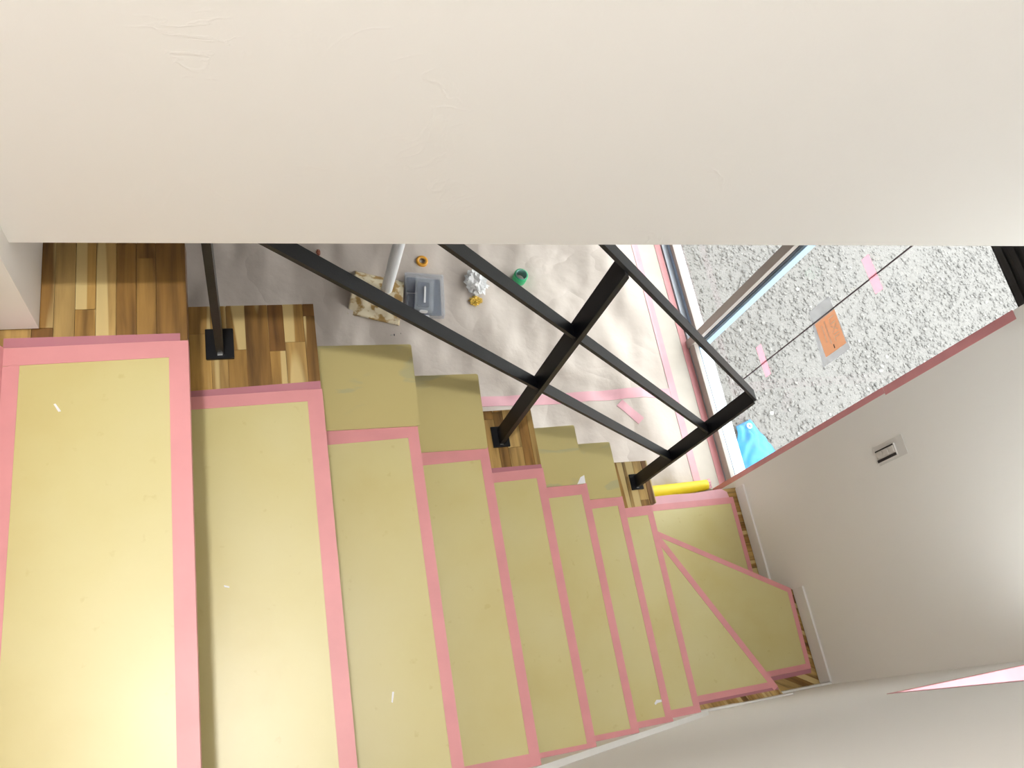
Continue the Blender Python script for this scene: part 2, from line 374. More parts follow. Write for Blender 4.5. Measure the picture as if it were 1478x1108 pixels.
def riser_line(p, q, ztop):
    d = Vector((q[0] - p[0], q[1] - p[1])).normalized(); n = Vector((-d.y, d.x))
    if n.x * (0.9 - p[0]) + n.y * (0.3 - p[1]) < 0: n = -n
    a = Vector(p) + n * 0.030; b = Vector(q) + n * 0.030; c = b + n * 0.01; e = a + n * 0.01
    z = ztop - 0.004 - TH
    prism('riser', [tuple(a), tuple(b), tuple(c), tuple(e)], z - 0.2 + TH + 0.0036, z, 'riser_white', ST)
box('riser', t8front - 0.012, t8front - 0.001, YW + .001, 0.96, -1.6035, -1.404 - TH, 'riser_white', ST)
riser_line((1.45, 0.845), (1.772, 0.252), -1.6)
riser_line((1.45, 0.925), (2.075, 0.577), -1.8)
box('riser', 1.40, XE - .001, 1.004, 1.014, LOW, -2.0 - 0.004 - TH, 'riser_white', ST)

# ---------------------------------------------------------------- protective boards and their pink tape
TG = 'khaki boards taped to the stair treads'
names = {1: 'wide khaki board taped on the tread beside the white landing wall',
         2: 'khaki board taped on the tread that carries the post under the hanging wall',
         3: 'khaki board on the first tread below the post under the hanging wall',
         4: 'khaki board on the tread just above the middle railing post',
         5: 'narrow khaki board on the tread that carries the middle railing post',
         6: 'khaki board on the first tread below the middle railing post',
         7: 'khaki board with white scuff on the tread just above the end post',
         8: 'slim khaki board on the tread that carries the end railing post'}
far_in = {1: .846, 2: .849, 3: .840, 4: .844, 5: .844, 6: .839, 7: .841, 8: .843}
far_bd = {1: .870, 2: .869, 3: .869, 4: .872, 5: .868, 6: .869, 7: .868, 8: .874}
far_film = {1: (.885, .884, -.009), 2: (.880, .886, 0), 5: (.882, .880, 0)}
near_in = {1: .232, 2: .232, 3: .232, 4: .230, 5: .216, 6: .219, 7: .222, 8: .228}
CH1 = [(-.1654, .7853), (-.163, .7861), (-.1562, .7749), (-.1594, .7741)]
CH2 = [(.0266, .5611), (.0343, .558), (.0342, .556), (.0274, .5579)]
CH3 = [(.2813, .3637), (.2845, .3802), (.288, .3796), (.2835, .3622)]
for i in range(1, 9):
    z = -0.2 * (i - 1)
    xl = -0.228 if i == 1 else Xn(i - 1) - OV + 0.002
    xr = Xn(i) - 0.0005
    B = thing('protective_board', ((xl + xr) / 2, 0.55, z - .004), names[i], 'protective board', TG)
    box('board_sheet', xl, xr, 0.207, far_bd[i], z - 0.0038, z - 0.0008, 'khaki_board', B, 0.0008, 1)
    wN = 0.024 if i < 3 else 0.020
    # tape along the nosing, folded over the front edge
    d = -0.0
    extrude('nosing_tape', [(xr - wN, 0.206, z - .0008), (xr - wN, 0.206, z), (xr + 0.0016, 0.206, z), (xr + 0.0016, 0.206, z - 0.020), (xr + 0.0008, 0.206, z - 0.020), (xr + 0.0008, 0.206, z - .0008)],
            (0, far_bd[i] - 0.206 + .001, 0), 'pink_tape', B)
    jit = random.Random(i)
    s = 0.003
    prism('end_tape', [(xl, far_in[i] - s), (xr - wN, far_in[i]), (xr - wN, far_bd[i] + .0012), (xl, far_bd[i] + .0004 - s * .5)], z - 0.0008, z + 0.0001, 'pink_tape', B)
    prism('end_tape', [(xl, 0.206), (xr - wN, 0.206), (xr - wN, near_in[i]), (xl, near_in[i] + .002)], z - 0.0008, z + 0.0001, 'pink_tape', B)
    if i in far_film:
        y0, y1, dx = far_film[i]
        prism('film_overlap', [(xl if i == 1 else xl + .02, far_bd[i] - .002), (xr + dx, far_bd[i]), (xr + dx, y1), (xl if i == 1 else xl + .02, y0)], z - 0.0034, z - 0.0028, 'pink_film', B)
    if i == 1:
        prism('side_tape', [(-0.228, 0.206), (-0.213, 0.206), (-0.207, far_in[1] - .002), (-0.228, far_in[1] - .004)], z - 0.0008, z + .0001, 'pink_tape', B)
        extrude('side_tape', [(-0.2282, .206, z - .003), (-0.2332, .206, z + .016), (-.2325, .206, z + .016), (-0.2265, .206, z + .0002)], (0, far_bd[1] - .206, 0), 'pink_tape', B)
    for k_, pz in ((1, CH1), (2, CH2), (3, CH3)):
        if k_ == i: prism('scuff', pz, z - 0.0008, z - 0.0003, 'sticker_white', B)['label'] = 'small white scuff'
    if i == 7:
        pz = [(1.128, .262), (1.137, .270), (1.150, .268), (1.163, .275), (1.166, .268), (1.152, .262), (1.138, .261), (1.130, .257)]
        sc_ = prism('scuff', pz, z - 0.0008, z - 0.0003, 'sticker_white', B); sc_['label'] = 'white paint scuff'
# winder boards
def wboard(poly, z, label, tapes, films=()):
    cx = sum(p[0] for p in poly) / len(poly); cy = sum(p[1] for p in poly) / len(poly)
    B = thing('protective_board', (cx, cy, z - .004), label, 'protective board', TG)
    prism('board_sheet', poly, z - 0.0038, z - 0.0008, 'khaki_board', B)
    for k, t in enumerate(tapes): prism('edge_tape', t, z - 0.0008, z + 0.0001 + 0.0004 * k, 'pink_tape', B)
    for t in films: prism('film_overlap', t, z - 0.0034, z - 0.0028, 'pink_film', B)
    return B
def off(p, q, w):                              # strip of width w left of p->q
    d = Vector((q[0] - p[0], q[1] - p[1])).normalized(); n = Vector((-d.y, d.x)) * w
    return [p, q, (q[0] + n.x, q[1] + n.y), (p[0] + n.x, p[1] + n.y)]
A0 = (1.415, 0.911); A1 = (1.788, 0.228)
Bd = wboard([(t8front, .228), A1, A0, (t8front, 0.911)], -1.6, 'triangular khaki board on the upper winder step, below the end post tread',
            [off(A1, A0, 0.021), [(t8front, .228), A1, (1.776, .248), (t8front, .249)]],
            [[(1.372, .219), (1.792, .219), (1.788, .2282), (1.372, .2282)]])
extrude('edge_fold', [(A1[0], A1[1], -1.600), (A0[0], A0[1], -1.600), (A0[0], A0[1], -1.62), (A1[0], A1[1], -1.62)], (0.001, 0.0006, 0), 'pink_tape', Bd)
B0 = (1.45, 0.926); B1 = (2.092, 0.566)
Bd = wboard([(1.47, .80), (1.768, .258), (2.079, .262), B1, B0], -1.8, 'four sided khaki board on the middle winder step in the wall corner',
            [off(B1, B0, 0.019), off((2.079, .262), B1, 0.018), [(1.70, .258), (2.079, .262), (2.079, .282), (1.70, .278)]],
            [[(1.79, .243), (2.076, .246), (2.079, .2615), (1.79, .258)]])
extrude('edge_fold', [(B1[0], B1[1], -1.800), (B0[0], B0[1], -1.800), (B0[0], B0[1], -1.82), (B1[0], B1[1], -1.82)], (0.0006, 0.001, 0), 'pink_tape', Bd)
Bd = wboard([(1.40, .93), (2.071, .535), (2.076, 1.0), (1.40, 1.008)], -2.0, 'pale khaki board on the lowest winder step next to the yellow foam',
            [[(1.40, .985), (2.076, .976), (2.076, 1.0), (1.40, 1.008)], [(2.052, .545), (2.071, .535), (2.076, .976), (2.057, .976)]])
prism('edge_tape', [(1.40, 1.009), (2.06, 1.002), (2.055, 1.03), (2.03, 1.046), (1.90, 1.040), (1.78, 1.044), (1.40, 1.042)], -2.0038, -2.0028, 'pale_pink_tape', Bd)
extrude('edge_fold', [(1.40, 1.008, -2.0), (2.076, 1.0, -2.0), (2.076, 1.0, -2.003), (1.40, 1.008, -2.003)], (0, 0.004, 0), 'pink_tape', Bd)
# loose end boards beside the railing
EG = 'small khaki end boards beside the railing'
ends = {3: ([(0.209 - .03, 1.046), (0.401, 1.041), (0.397, 0.862), (0.18, 0.866)], 'large square khaki end board on the first tread below the post under the hanging wall'),
        4: ([(0.40, 1.057), (0.592, 1.053), (0.586, 0.868), (0.40, 0.872)], 'smeared khaki end board on the tread just above the middle post'),
        6: ([(0.79, 1.045), (0.976, 1.046), (0.974, 0.868), (0.79, 0.870)], 'khaki end board with white chipped corner below the middle post'),
        7: ([(0.98, 1.051), (1.170, 1.049), (1.170, 0.867), (0.98, 0.870)], 'narrow khaki end board on the tread just above the end post')}
for i, (pl, lab) in ends.items():
    z = -0.2 * (i - 1); c = Vector((sum(p[0] for p in pl) / 4, sum(p[1] for p in pl) / 4))
    out = []
    for k in range(4):                         # rounded corners
        p = Vector(pl[k]); a = (Vector(pl[k - 1]) - p).normalized(); b = (Vector(pl[(k + 1) % 4]) - p).normalized(); r = 0.005
        for t in (0, .5, 1):
            e0 = p + a * r; e1 = p + b * r
            out.append(tuple((1 - t) ** 2 * e0 + 2 * t * (1 - t) * p + t * t * e1))
    o = prism('end_board', out, z + 0.0004, z + 0.0042, 'khaki_smeared'); tag(o, lab, 'protective board', EG)
    if i == 6:
        ch = prism('chipped_corner', [(0.948, 0.8685), (0.9735, 0.8690), (0.9745, 0.893), (0.962, 0.888)], z + 0.0042, z + 0.0048, 'sticker_white', o); ch['label'] = 'pale chipped corner'

# ---------------------------------------------------------------- railing
RL = thing('stair_railing', (0.685, 0.962, -0.804), 'black flat bar steel railing with three posts on the stairs', 'railing')
YR = 0.962; HW = 0.0145; T = 0.0036; PH = 0.0205; PT = 0.006
SL = 200 / 195.46
def rail(name, z3, x1, top=False):
    ztop = HB - 0.002
    za = lambda x, o: z3 + o - SL * (x - 1.333)
    # sloped flat bar, level cut at the hanging wall, plumb cut at the end post
    tv = T * math.hypot(1, SL)
    pts = []
    xa = 1.333 + (z3 + tv - ztop) / SL; xb = 1.333 + (z3 - tv - ztop) / SL
    if top: pts = [(xa, ztop), (x1, za(x1, tv)), (x1, za(x1, -tv)), (xb, ztop)]
    else: pts = [(xa, ztop), (x1, za(x1, tv)), (x1, za(x1, -tv)), (xb, ztop)]
    return extrude(name, [(x, YR - HW, z) for x, z in pts], (0, 2 * HW, 0), 'black_steel', RL)
rail('top_rail', -0.622, 1.3395, True); rail('middle_rail', -0.878, 1.327); rail('middle_rail', -1.127, 1.327)
for xp, i in ((0.036, 2), (0.685, 5), (1.333, 8)):
    zb = -0.2 * (i - 1) - 0.004
    if i == 2: pr = [(xp - PT, zb + .006), (xp + PT, zb + .006), (xp + PT, HB - .002), (xp - PT, HB - .002)]
    else:
        zt = lambda x: -0.622 - SL * (x - 1.333) - T * math.hypot(1, SL) + 0.0005
        pr = [(xp - PT, zb + .006), (xp + PT, zb + .006), (xp + PT, zt(xp + PT)), (xp - PT, zt(xp - PT))]
    P = extrude('post', [(x, YR - PH, z) for x, z in pr], (0, 2 * PH, 0), 'black_steel', RL)
    pl = box('base_plate', xp - 0.0225, xp + 0.0225, YR - 0.028, YR + 0.028, zb + .0004, zb + .006, 'black_steel', P, 0.001, 1)
    s = box('set_screw', xp - 0.004, xp + 0.004, YR - 0.0225, YR - 0.0205, zb + .006, zb + .007, 'steel', P)

# ---------------------------------------------------------------- window_1: full-height glazing at the end of the room
W1 = struct(thing('window_1', (2.22, 1.6, LOW)))
box('sill_frame', 2.19, 2.305, wy0, wy1, LOW - 0.02, LOW + 0.012, 'aluminium', W1, 0.002)
box('sill_track', 2.222, 2.236, wy0, wy1, LOW + 0.012, LOW + 0.030, 'sky_tinted_aluminium', W1)
MY = 1.83                                    # meeting stile
fx = box('bottom_rail', 2.188, 2.212, wy0, MY, LOW + 0.012, LOW + 0.055, 'sash_beige', W1, 0.002)
box('glazing_bead', 2.212, 2.219, wy0, MY, LOW + 0.012, LOW + 0.048, 'gasket', fx)
box('bottom_rail', 2.225, 2.25, MY + .03, wy1, LOW + 0.012, LOW + 0.055, 'sash_beige', W1, 0.002)
st = box('meeting_stile', 2.180, 2.204, MY - .012, MY + 0.030, LOW + 0.001, wz1 - .10, 'sash_beige', W1, 0.0015)
box('stile_gasket', 2.2095, 2.227, MY - .012, MY + .03, LOW + .03, wz1 - .10, 'gasket', st)
box('outer_stile', 2.227, 2.266, MY - .024, MY + .03, LOW + .03, wz1 - .10, 'sky_tinted_aluminium', W1, 0.0015)
box('jamb_frame', 2.19, 2.30, wy0, wy0 + 0.03, LOW + .012, wz1, 'aluminium', W1)
box('jamb_frame', 2.19, 2.30, wy1 - 0.03, wy1, LOW + .012, wz1, 'aluminium', W1)
hd = box('head_frame', 2.185, 2.30, wy0, wy1, -0.487, wz1, 'charcoal_frame', W1, 0.002)
for k in range(4): box('head_ridge', 2.179, 2.185, wy0, wy1, -0.474 + k * 0.036, -0.456 + k * 0.036, 'charcoal_frame', hd, 0.001, 1)
box('glass_pane', 2.205, 2.209, wy0 + .03, MY - .014, LOW + 0.05, -0.487, 'window_glass', W1)
box('glass_pane', 2.235, 2.239, MY + .03, wy1 - .03, LOW + 0.05, -0.487, 'window_glass', W1)
box('film_seam', 2.2015, 2.2045, 1.498, 1.503, -1.87, -0.49, 'seam_grey', W1)
# small window of the near wall
W2 = struct(thing('window_2', (1.76, 0.09, oz0)))
box('sill_board', ox0, ox1, 0.10, YW - .001, oz0, oz0 + 0.012, 'skirting_white', W2)
box('window_frame', ox0, ox1, 0.060, 0.10, oz0, oz0 + 0.04, 'aluminium', W2, 0.002)
box('window_frame', ox0, ox1, 0.060, 0.10, oz1 - 0.04, oz1, 'aluminium', W2, 0.002)
box('window_frame', ox0, ox0 + 0.03, 0.060, 0.10, oz0 + .04, oz1 - .04, 'aluminium', W2, 0.002)
box('window_frame', ox1 - 0.03, ox1, 0.060, 0.10, oz0 + .04, oz1 - .04, 'aluminium', W2, 0.002)
box('glass_pane', ox0 + .03, ox1 - .03, 0.078, 0.082, oz0 + .04, oz1 - .04, 'window_glass', W2)
tp = prism('sill_tape', [(ox0, .105), (1.70, .11), (1.78, .15), (1.84, .12), (ox1, .12), (ox1, YW + .0005), (ox0, YW + .0005)], oz0 + 0.012, oz0 + 0.0135, 'pale_pink_tape', W2)
box('sill_tape', ox0 - 0.002, ox1, YW + .0002, YW + 0.0012, oz0 - 0.012, oz0 + 0.0135, 'pink_tape', W2)
box('jamb_tape', ox0 - 0.010, ox0, YW + .0002, YW + 0.0012, oz0 - 0.012, 0.2, 'pale_pink_tape', W2)

# tape strip down the wall end
o = box('masking_tape', XE - 0.0012, XE - 0.0001, 1.066, 1.094, -0.99, -0.445, 'pink_tape'); tag(o, 'pink masking tape on the upper edge of the wall beside the window', 'masking tape')
o = box('masking_tape', XE - 0.0012, XE - 0.0001, 1.073, 1.095, -2.19, -0.992, 'pink_tape'); tag(o, 'long pink masking tape down the lower wall edge to the floor', 'masking tape')
# things stuck on the glass
for n, (z, lab) in enumerate(((-1.676, 'lower short pink tape stuck across the seam on the window glass'), (-0.95, 'upper short pink tape stuck across the seam on the window glass'))):
    a = 0.006
    o = extrude('glass_tape', [(2.2005, 1.438, z - .021), (2.2005, 1.438, z + .019), (2.2005, 1.582, z + .014), (2.2005, 1.582, z - .026)], (0.0008, 0, 0), 'glass_pink_tape'); tag(o, lab, 'masking tape', 'pink tapes on the glass')
SK = thing('window_sticker', (2.2035, 1.43, -1.33), 'orange and white maker sticker on the window glass beside the seam', 'sticker')
gx = 2.2042
def onglass(y, z): return (gx, y, z)
extrude('paper_backing', [onglass(1.325, -1.345), onglass(1.325, -1.175), onglass(1.555, -1.190), onglass(1.555, -1.32)], (0.0006, 0, 0), 'sticker_paper', SK)
extrude('printed_panel', [(gx - .0006, 1.352, -1.312), (gx - .0006, 1.352, -1.186), (gx - .0006, 1.495, -1.186), (gx - .0006, 1.495, -1.312)], (0.0005, 0, 0), 'sticker_orange', SK)
def lettering(name, txt, size, y, z, mat, parent):
    cu = bpy.data.curves.new('t', 'FONT'); cu.body = txt; cu.size = 1.0; cu.extrude = 0.004
    to = bpy.data.objects.new('t', cu); COL.objects.link(to)
    dg = bpy.context.evaluated_depsgraph_get(); me = to.evaluated_get(dg).to_mesh()
    vs = [tuple(v.co) for v in me.vertices]; fs = [list(p.vertices) for p in me.polygons]
    to.evaluated_get(dg).to_mesh_clear(); bpy.data.objects.remove(to)
    return put(name, [(gx - .0016 - c * .05, y - a * size, z + b * size) for a, b, c in vs], fs, mat, parent)
lettering('logo_lettering', 'LIXIL', 0.046, 1.482, -1.232, 'sticker_print', SK)
box('print_mark', gx - .0016, gx - .0012, 1.362, 1.378, -1.252, -1.247, 'slot_black', SK)
box('print_line', gx - .0016, gx - .0012, 1.385, 1.48, -1.262, -1.254, 'sticker_print', SK)
box('print_line', gx - .0016, gx - .0012, 1.400, 1.47, -1.282, -1.275, 'sticker_print', SK)

# switch box on the end wall
SW = thing('switch_plate', (XE, 0.892, -1.13), 'unfinished white wall switch with black slots on the plaster', 'switch')
box('clear_cover', XE - 0.0015, XE - 0.0002, 0.858, 0.926, -1.125, -0.985, 'clear_tape_cover', SW, 0.0004, 1)
fr = box('mounting_frame', XE - 0.008, XE - 0.0016, 0.866, 0.909, -1.118, -1.025, 'cream_plastic', SW, 0.0008, 1)
for k in range(3): box('switch_rocker', XE - 0.0105, XE - 0.0081, 0.880, 0.902, -1.110 + k * 0.028, -1.086 + k * 0.028, 'cream_plastic', fr, 0.0008, 1)
box('slot', XE - 0.0105, XE - 0.0081, 0.9035, 0.9075, -1.115, -1.028, 'slot_black', fr)
box('slot', XE - 0.0105, XE - 0.0081, 0.8675, 0.8765, -1.117, -1.026, 'slot_black', fr)

# ---------------------------------------------------------------- living-room floor: wrinkled sheet and tape
def wr(x, y):
    f = noise.noise(Vector((x * 5.0 + y * 1.2, y * 1.6, 0.3))) * 0.026
    f += noise.noise(Vector((x * 14.0 - y * 3, y * 5.0, 4.1))) * 0.006
    f += abs(noise.noise(Vector((x * 3.0 + y * 2.2, y * 2.6 - x, 9.1)))) * 0.018
    return max(0.0, f + 0.010)
nx_, ny_ = 230, 190
x0, x1, y0, y1 = -3.0, 2.03, 1.06, 5.5
vs = []; fs = []
for j in range(ny_ + 1):
    for i in range(nx_ + 1):
        x = x0 + (x1 - x0) * (i / nx_); y = y0 + (y1 - y0) * (j / ny_) ** 1.5
        e = min(1, (x1 - x) / 0.12, (y - y0) / 0.1); vs.append((x, y, LOW + 0.0005 + wr(x, y) * max(0, e)))
for j in range(ny_):
    for i in range(nx_):
        a = j * (nx_ + 1) + i; fs.append((a, a + 1, a + nx_ + 2, a + nx_ + 1))
o = put('floor_sheet', vs, fs, 'sheet_paper', smooth=True); tag(o, 'wrinkled beige protection sheet covering the lower floor', 'protection sheet')
o = box('sill_board', 2.031, 2.189, 1.096, 3.0, LOW - 0.003, LOW + 0.001, 'sill_board'); tag(o, 'flat beige floor strip between the pink tapes along the window', 'floor strip')
def tape_on_floor(path, w, label, mat='pale_pink_tape', n=24, lift=0.0022):
    (ax, ay), (bx, by) = path; d = Vector((bx - ax, by - ay)).normalized(); p = Vector((-d.y, d.x)) * (w / 2)
    top = []
    for k in range(n + 1):
        t = k / n; x = ax + (bx - ax) * t; y = ay + (by - ay) * t
        for sgn in (-1, -.5, 0, .5, 1):
            xx, yy = x + p.x * sgn, y + p.y * sgn
            e = min(1, (x1 - xx) / 0.12, (yy - y0) / 0.1); z = LOW + 0.0005 + (wr(xx, yy) * max(0, e) if xx < x1 else 0.0006) + lift
            top.append((xx, yy, z))
    vs = list(top); fs = []
    for k in range(n):
        for q in range(4): c = k * 5 + q; fs.append((c, c + 1, c + 6, c + 5))
    rim = [k * 5 for k in range(n + 1)] + [n * 5 + q for q in range(1, 5)] + [k * 5 + 4 for k in range(n - 1, -1, -1)] + [3, 2, 1]
    for k in range(len(rim)):
        c, d2 = top[rim[k]], top[rim[(k + 1) % len(rim)]]; i0 = len(vs)
        vs += [c, d2, (d2[0], d2[1], d2[2] - .0015), (c[0], c[1], c[2] - .0015)]; fs.append((i0, i0 + 1, i0 + 2, i0 + 3))
    o = put('masking_tape', vs, fs, mat, smooth=True); tag(o, label, 'masking tape'); return o
tape_on_floor(((2.040, 1.10), (2.036, 3.0)), 0.036, 'long pink tape along the edge of the floor sheet by the window', n=60)
tape_on_floor(((2.168, 1.10), (2.170, 3.0)), 0.034, 'long pink tape on the floor tight against the window frame', 'pink_tape', n=60)
tape_on_floor(((0.75, 1.605), (2.02, 1.586)), 0.050, 'wide pink tape running across the floor sheet behind the middle post', n=50)
tape_on_floor(((1.731, 1.548), (1.814, 1.445)), 0.042, 'short slanted pink tape on the floor sheet by the long tape', n=8)
tape_on_floor(((1.46, 1.078), (2.02, 1.070)), 0.05, 'pink tape on the floor at the foot of the stairs under the yellow foam', 'pink_tape', n=20, lift=0.001)
# crumpled tape end in the corner
bm = bmesh.new(); bmesh.ops.create_grid(bm, x_segments=10, y_segments=10, size=0.5)
for v in bm.verts:
    x, y = v.co.x, v.co.y; zz = 0.020 * abs(noise.noise(Vector((x * 4, y * 4, 2)))) + 0.003
    v.co = Vector((2.077 + x * 0.055, 1.118 + y * 0.045 + x * .01, LOW + 0.003 + zz))
r = bmesh.ops.extrude_face_region(bm, geom=list(bm.faces))
for v in [g for g in r['geom'] if isinstance(g, bmesh.types.BMVert)]: v.co.z += 0.001
o = put_bm('crumpled_tape', bm, 'pale_pink_tape', smooth=True); tag(o, 'crumpled pink tape end in the corner at the foot of the wall', 'masking tape')
# yellow foam guard
vs = []; fs = []; n = 24; m = 14
for k in range(n + 1):
    t = k / n; x = 1.60 + 0.465 * t; r = 0.038 - 0.014 * t; cy = 1.090 + 0.020 * t; sag = 0.002 * math.sin(t * 7)
    for a in range(m):
        th = 2 * math.pi * a / m; vs.append((x, cy + r * math.cos(th), LOW + 0.012 + r * 0.9 + r * 0.9 * math.sin(th) + sag))
for k in range(n):
    for a in range(m): fs.append((k * m + a, k * m + (a + 1) % m, (k + 1) * m + (a + 1) % m, (k + 1) * m + a))
fs += [list(range(m)), list(range(n * m, n * m + m))]
o = put('foam_guard', vs, fs, 'yellow_foam', smooth=True); tag(o, 'bright yellow foam tube lying at the foot of the winder stairs', 'foam guard')

# ---------------------------------------------------------------- odds and ends on the sheet
FL = LOW + 0.016
def crumple(name, c, rx, ry, rz, mat, parent=None, amp=0.35, freq=3.0, seed=0, sub=4, flat=True):
    bm = bmesh.new(); bmesh.ops.create_icosphere(bm, subdivisions=sub, radius=1)
    for v in bm.verts:
        p = v.co.copy(); q = p * freq + Vector((seed * 7.1, seed * 3.3, seed))
        d = 1 - amp * abs(noise.noise(q)) * 1.6 + amp * 0.5 * noise.noise(q * 2.3)
        v.co = Vector((c[0] + p.x * d * rx, c[1] + p.y * d * ry, max(c[2], c[2] + rz * 0.8 + p.z * d * rz)))
    return put_bm(name, bm, mat, parent)
# curled cream paper
PA = (0.572, 2.285); PB = (0.790, 2.220); PC = (0.742, 1.995); PD = (0.515, 2.065)
nu, nv = 26, 20; top = []; 
for j in range(nv + 1):
    for i in range(nu + 1):
        u, v = i / nu, j / nv
        x = (1 - u) * (1 - v) * PA[0] + u * (1 - v) * PB[0] + u * v * PC[0] + (1 - u) * v * PD[0]
        y = (1 - u) * (1 - v) * PA[1] + u * (1 - v) * PB[1] + u * v * PC[1] + (1 - u) * v * PD[1]
        z = FL + 0.004 + 0.055 * math.sin(math.pi * min(1, v * 1.15)) ** 0.7 * (1 - 0.35 * u) + 0.006 * noise.noise(Vector((u * 6, v * 6, 1)))
        top.append((x, y, z))
vs = top + [(x, y, z - 0.003) for x, y, z in top]; K = len(top); fs = []
for j in range(nv):
    for i in range(nu):
        a = j * (nu + 1) + i; q = (a, a + 1, a + nu + 2, a + nu + 1); fs += [q, tuple(K + k for k in q[::-1])]
ring = [i for i in range(nu + 1)] + [j * (nu + 1) + nu for j in range(1, nv + 1)] + [nv * (nu + 1) + i for i in range(nu - 1, -1, -1)] + [j * (nu + 1) for j in range(nv - 1, 0, -1)]
for k in range(len(ring)): a, b = ring[k], ring[(k + 1) % len(ring)]; fs.append((a, K + a, K + b, b))
o = put('crumpled_paper', vs, fs, 'blotched_paper', smooth=True); tag(o, 'curled cream paper with tan blotches beside the clear parts cases', 'paper')
# standing white roll
RO = thing('sheet_roll', (0.695, 2.135, FL + .062), 'white rolled film standing upright on the blotched paper', 'roll')
vs = []; fs = []; n = 30; m = 18
for k in range(n + 1):
    t = k / n; cx = 0.693 + 0.012 * t; cy = 2.150 + 0.01 * t; cz = FL + 0.062 + 0.95 * t
    for a in range(m):
        th = 2 * math.pi * a / m; r = 0.0235 * (1 + 0.05 * noise.noise(Vector((math.cos(th), math.sin(th), t * 9))))
        vs.append((cx + r * math.cos(th), cy + r * math.sin(th), cz))
for k in range(n):
    for a in range(m): fs.append((k * m + a, k * m + (a + 1) % m, (k + 1) * m + (a + 1) % m, (k + 1) * m + a))
fs += [list(range(m)), list(range(n * m, n * m + m))]
put('film_tube', vs, fs, 'white_plastic', RO, smooth=True)
vs = []; fs = []
for k in range(n + 1):
    t = k / n
    for a in range(5): vs.append((0.693 + 0.012 * t + (0.0250 + .0006 * a) * math.cos(-1.9 + .35 * a), 2.150 + .01 * t + (0.0250 + .0006 * a) * math.sin(-1.9 + .35 * a), FL + .064 + .94 * t))
for k in range(n):
    for a in range(4): fs.append((k * 5 + a, k * 5 + a + 1, k * 5 + 6 + a, k * 5 + 5 + a))
put('loose_flap', vs, fs, 'milky_film', RO, smooth=True)
# parts cases
def case(base, w, d, h, rot, label, inner):
    x, y, z = base; T_ = thing('parts_case', base, label, 'parts case')
    c, s = math.cos(rot), math.sin(rot)
    def bx(name, x0, x1, y0, y1, z0, z1, mat, par=T_):
        pv = [(x + c * a - s * b, y + s * a + c * b, z + e) for a, b, e in boxv(x0, x1, y0, y1, z0, z1)]
        bm = bmesh.new(); vv = [bm.verts.new(p) for p in pv]
        for f in BOXF: bm.faces.new([vv[i] for i in f])
        bmesh.ops.bevel(bm, geom=list(bm.edges), offset=min(0.004, (z1 - z0) * .3), segments=2, affect='EDGES'); return put_bm(name, bm, mat, par)
    t = 0.004
    bx('tray', -w / 2, w / 2, -d / 2, d / 2, 0, t, 'clear_case')
    for a in ((-w / 2, -w / 2 + t, -d / 2, d / 2), (w / 2 - t, w / 2, -d / 2, d / 2), (-w / 2 + t, w / 2 - t, -d / 2, -d / 2 + t), (-w / 2 + t, w / 2 - t, d / 2 - t, d / 2)):
        bx('side_wall', *a, t, h, 'clear_case')
    ld = bx('lid', -w / 2 - .002, w / 2 + .002, -d / 2 - .002, d / 2 + .002, h, h + 0.007, 'clear_case')
    for q in inner: bx(q[0], *q[1:7], q[7])
    bx('latch', -.018, .018, -d / 2 - .006, -d / 2 - .002, h * .4, h + .004, 'white_plastic', ld)
    bx('carry_handle', w / 2 - .045, w / 2 - .036, -d * .3, d * .22, h + .007, h + .012, 'white_plastic', ld) if w < .15 else None
    return T_
case((0.873, 2.135, FL), 0.178, 0.215, 0.036, -0.10, 'large flat clear parts case with dark compartments on the floor sheet',
     [('compartment_insert', -.080, -.032, .020, .095, .005, .026, 'navy_insert'), ('compartment_insert', -.080, -.032, -.090, .008, .005, .026, 'navy_insert'), ('compartment_insert', -.022, .078, -.095, .095, .005, .022, 'navy_insert')])
case((0.862, 2.115, FL + 0.0435), 0.082, 0.165, 0.030, -0.16, 'small clear case with handle stacked on the large parts case',
     [('contents', -.030, .025, -.055, .070, .005, .022, 'navy_insert')])
# orange tape roll, flat
OT = thing('tape_roll', (0.888, 2.325, FL), 'small orange masking tape roll lying flat on the sheet', 'tape roll')
lathe('tape_winding', [(0.015, 0), (0.028, 0), (0.0285, 0.003), (0.0285, 0.018), (0.028, 0.021), (0.015, 0.021)], (0.888, 2.325, FL), 'orange_tape', OT)
lathe('cardboard_core', [(0.0125, 0), (0.0148, 0), (0.0148, 0.021), (0.0125, 0.021)], (0.888, 2.325, FL), 'cardboard_core', OT)
GT = thing('tape_roll', (1.357, 2.225, FL), 'green tape roll standing on its side edge near the railing', 'tape roll')
lathe('tape_winding', [(0.028, 0), (0.034, 0), (0.0345, 0.003), (0.0345, 0.045), (0.034, 0.048), (0.028, 0.048)], (1.357, 2.225, FL), 'green_tape', GT)
lathe('cardboard_core', [(0.0265, 0.001), (0.0278, 0.001), (0.0278, 0.052), (0.0265, 0.052)], (1.357, 2.225, FL), 'teal_core', GT)
GT['label'] = 'green tape roll with pale teal core on the floor sheet'
o = crumple('plastic_bag', (1.135, 2.205, FL - .004), 0.060, 0.078, 0.034, 'milky_film', amp=0.5, freq=1.9, seed=2); tag(o, 'crumpled translucent white plastic bag on the floor sheet', 'plastic bag')
o = crumple('crumpled_scrap', (1.118, 2.108, FL - .004), 0.036, 0.026, 0.016, 'yellow_scrap', amp=0.75, freq=3.2, seed=5); tag(o, 'crumpled yellow scrap next to the white plastic bag', 'scrap')
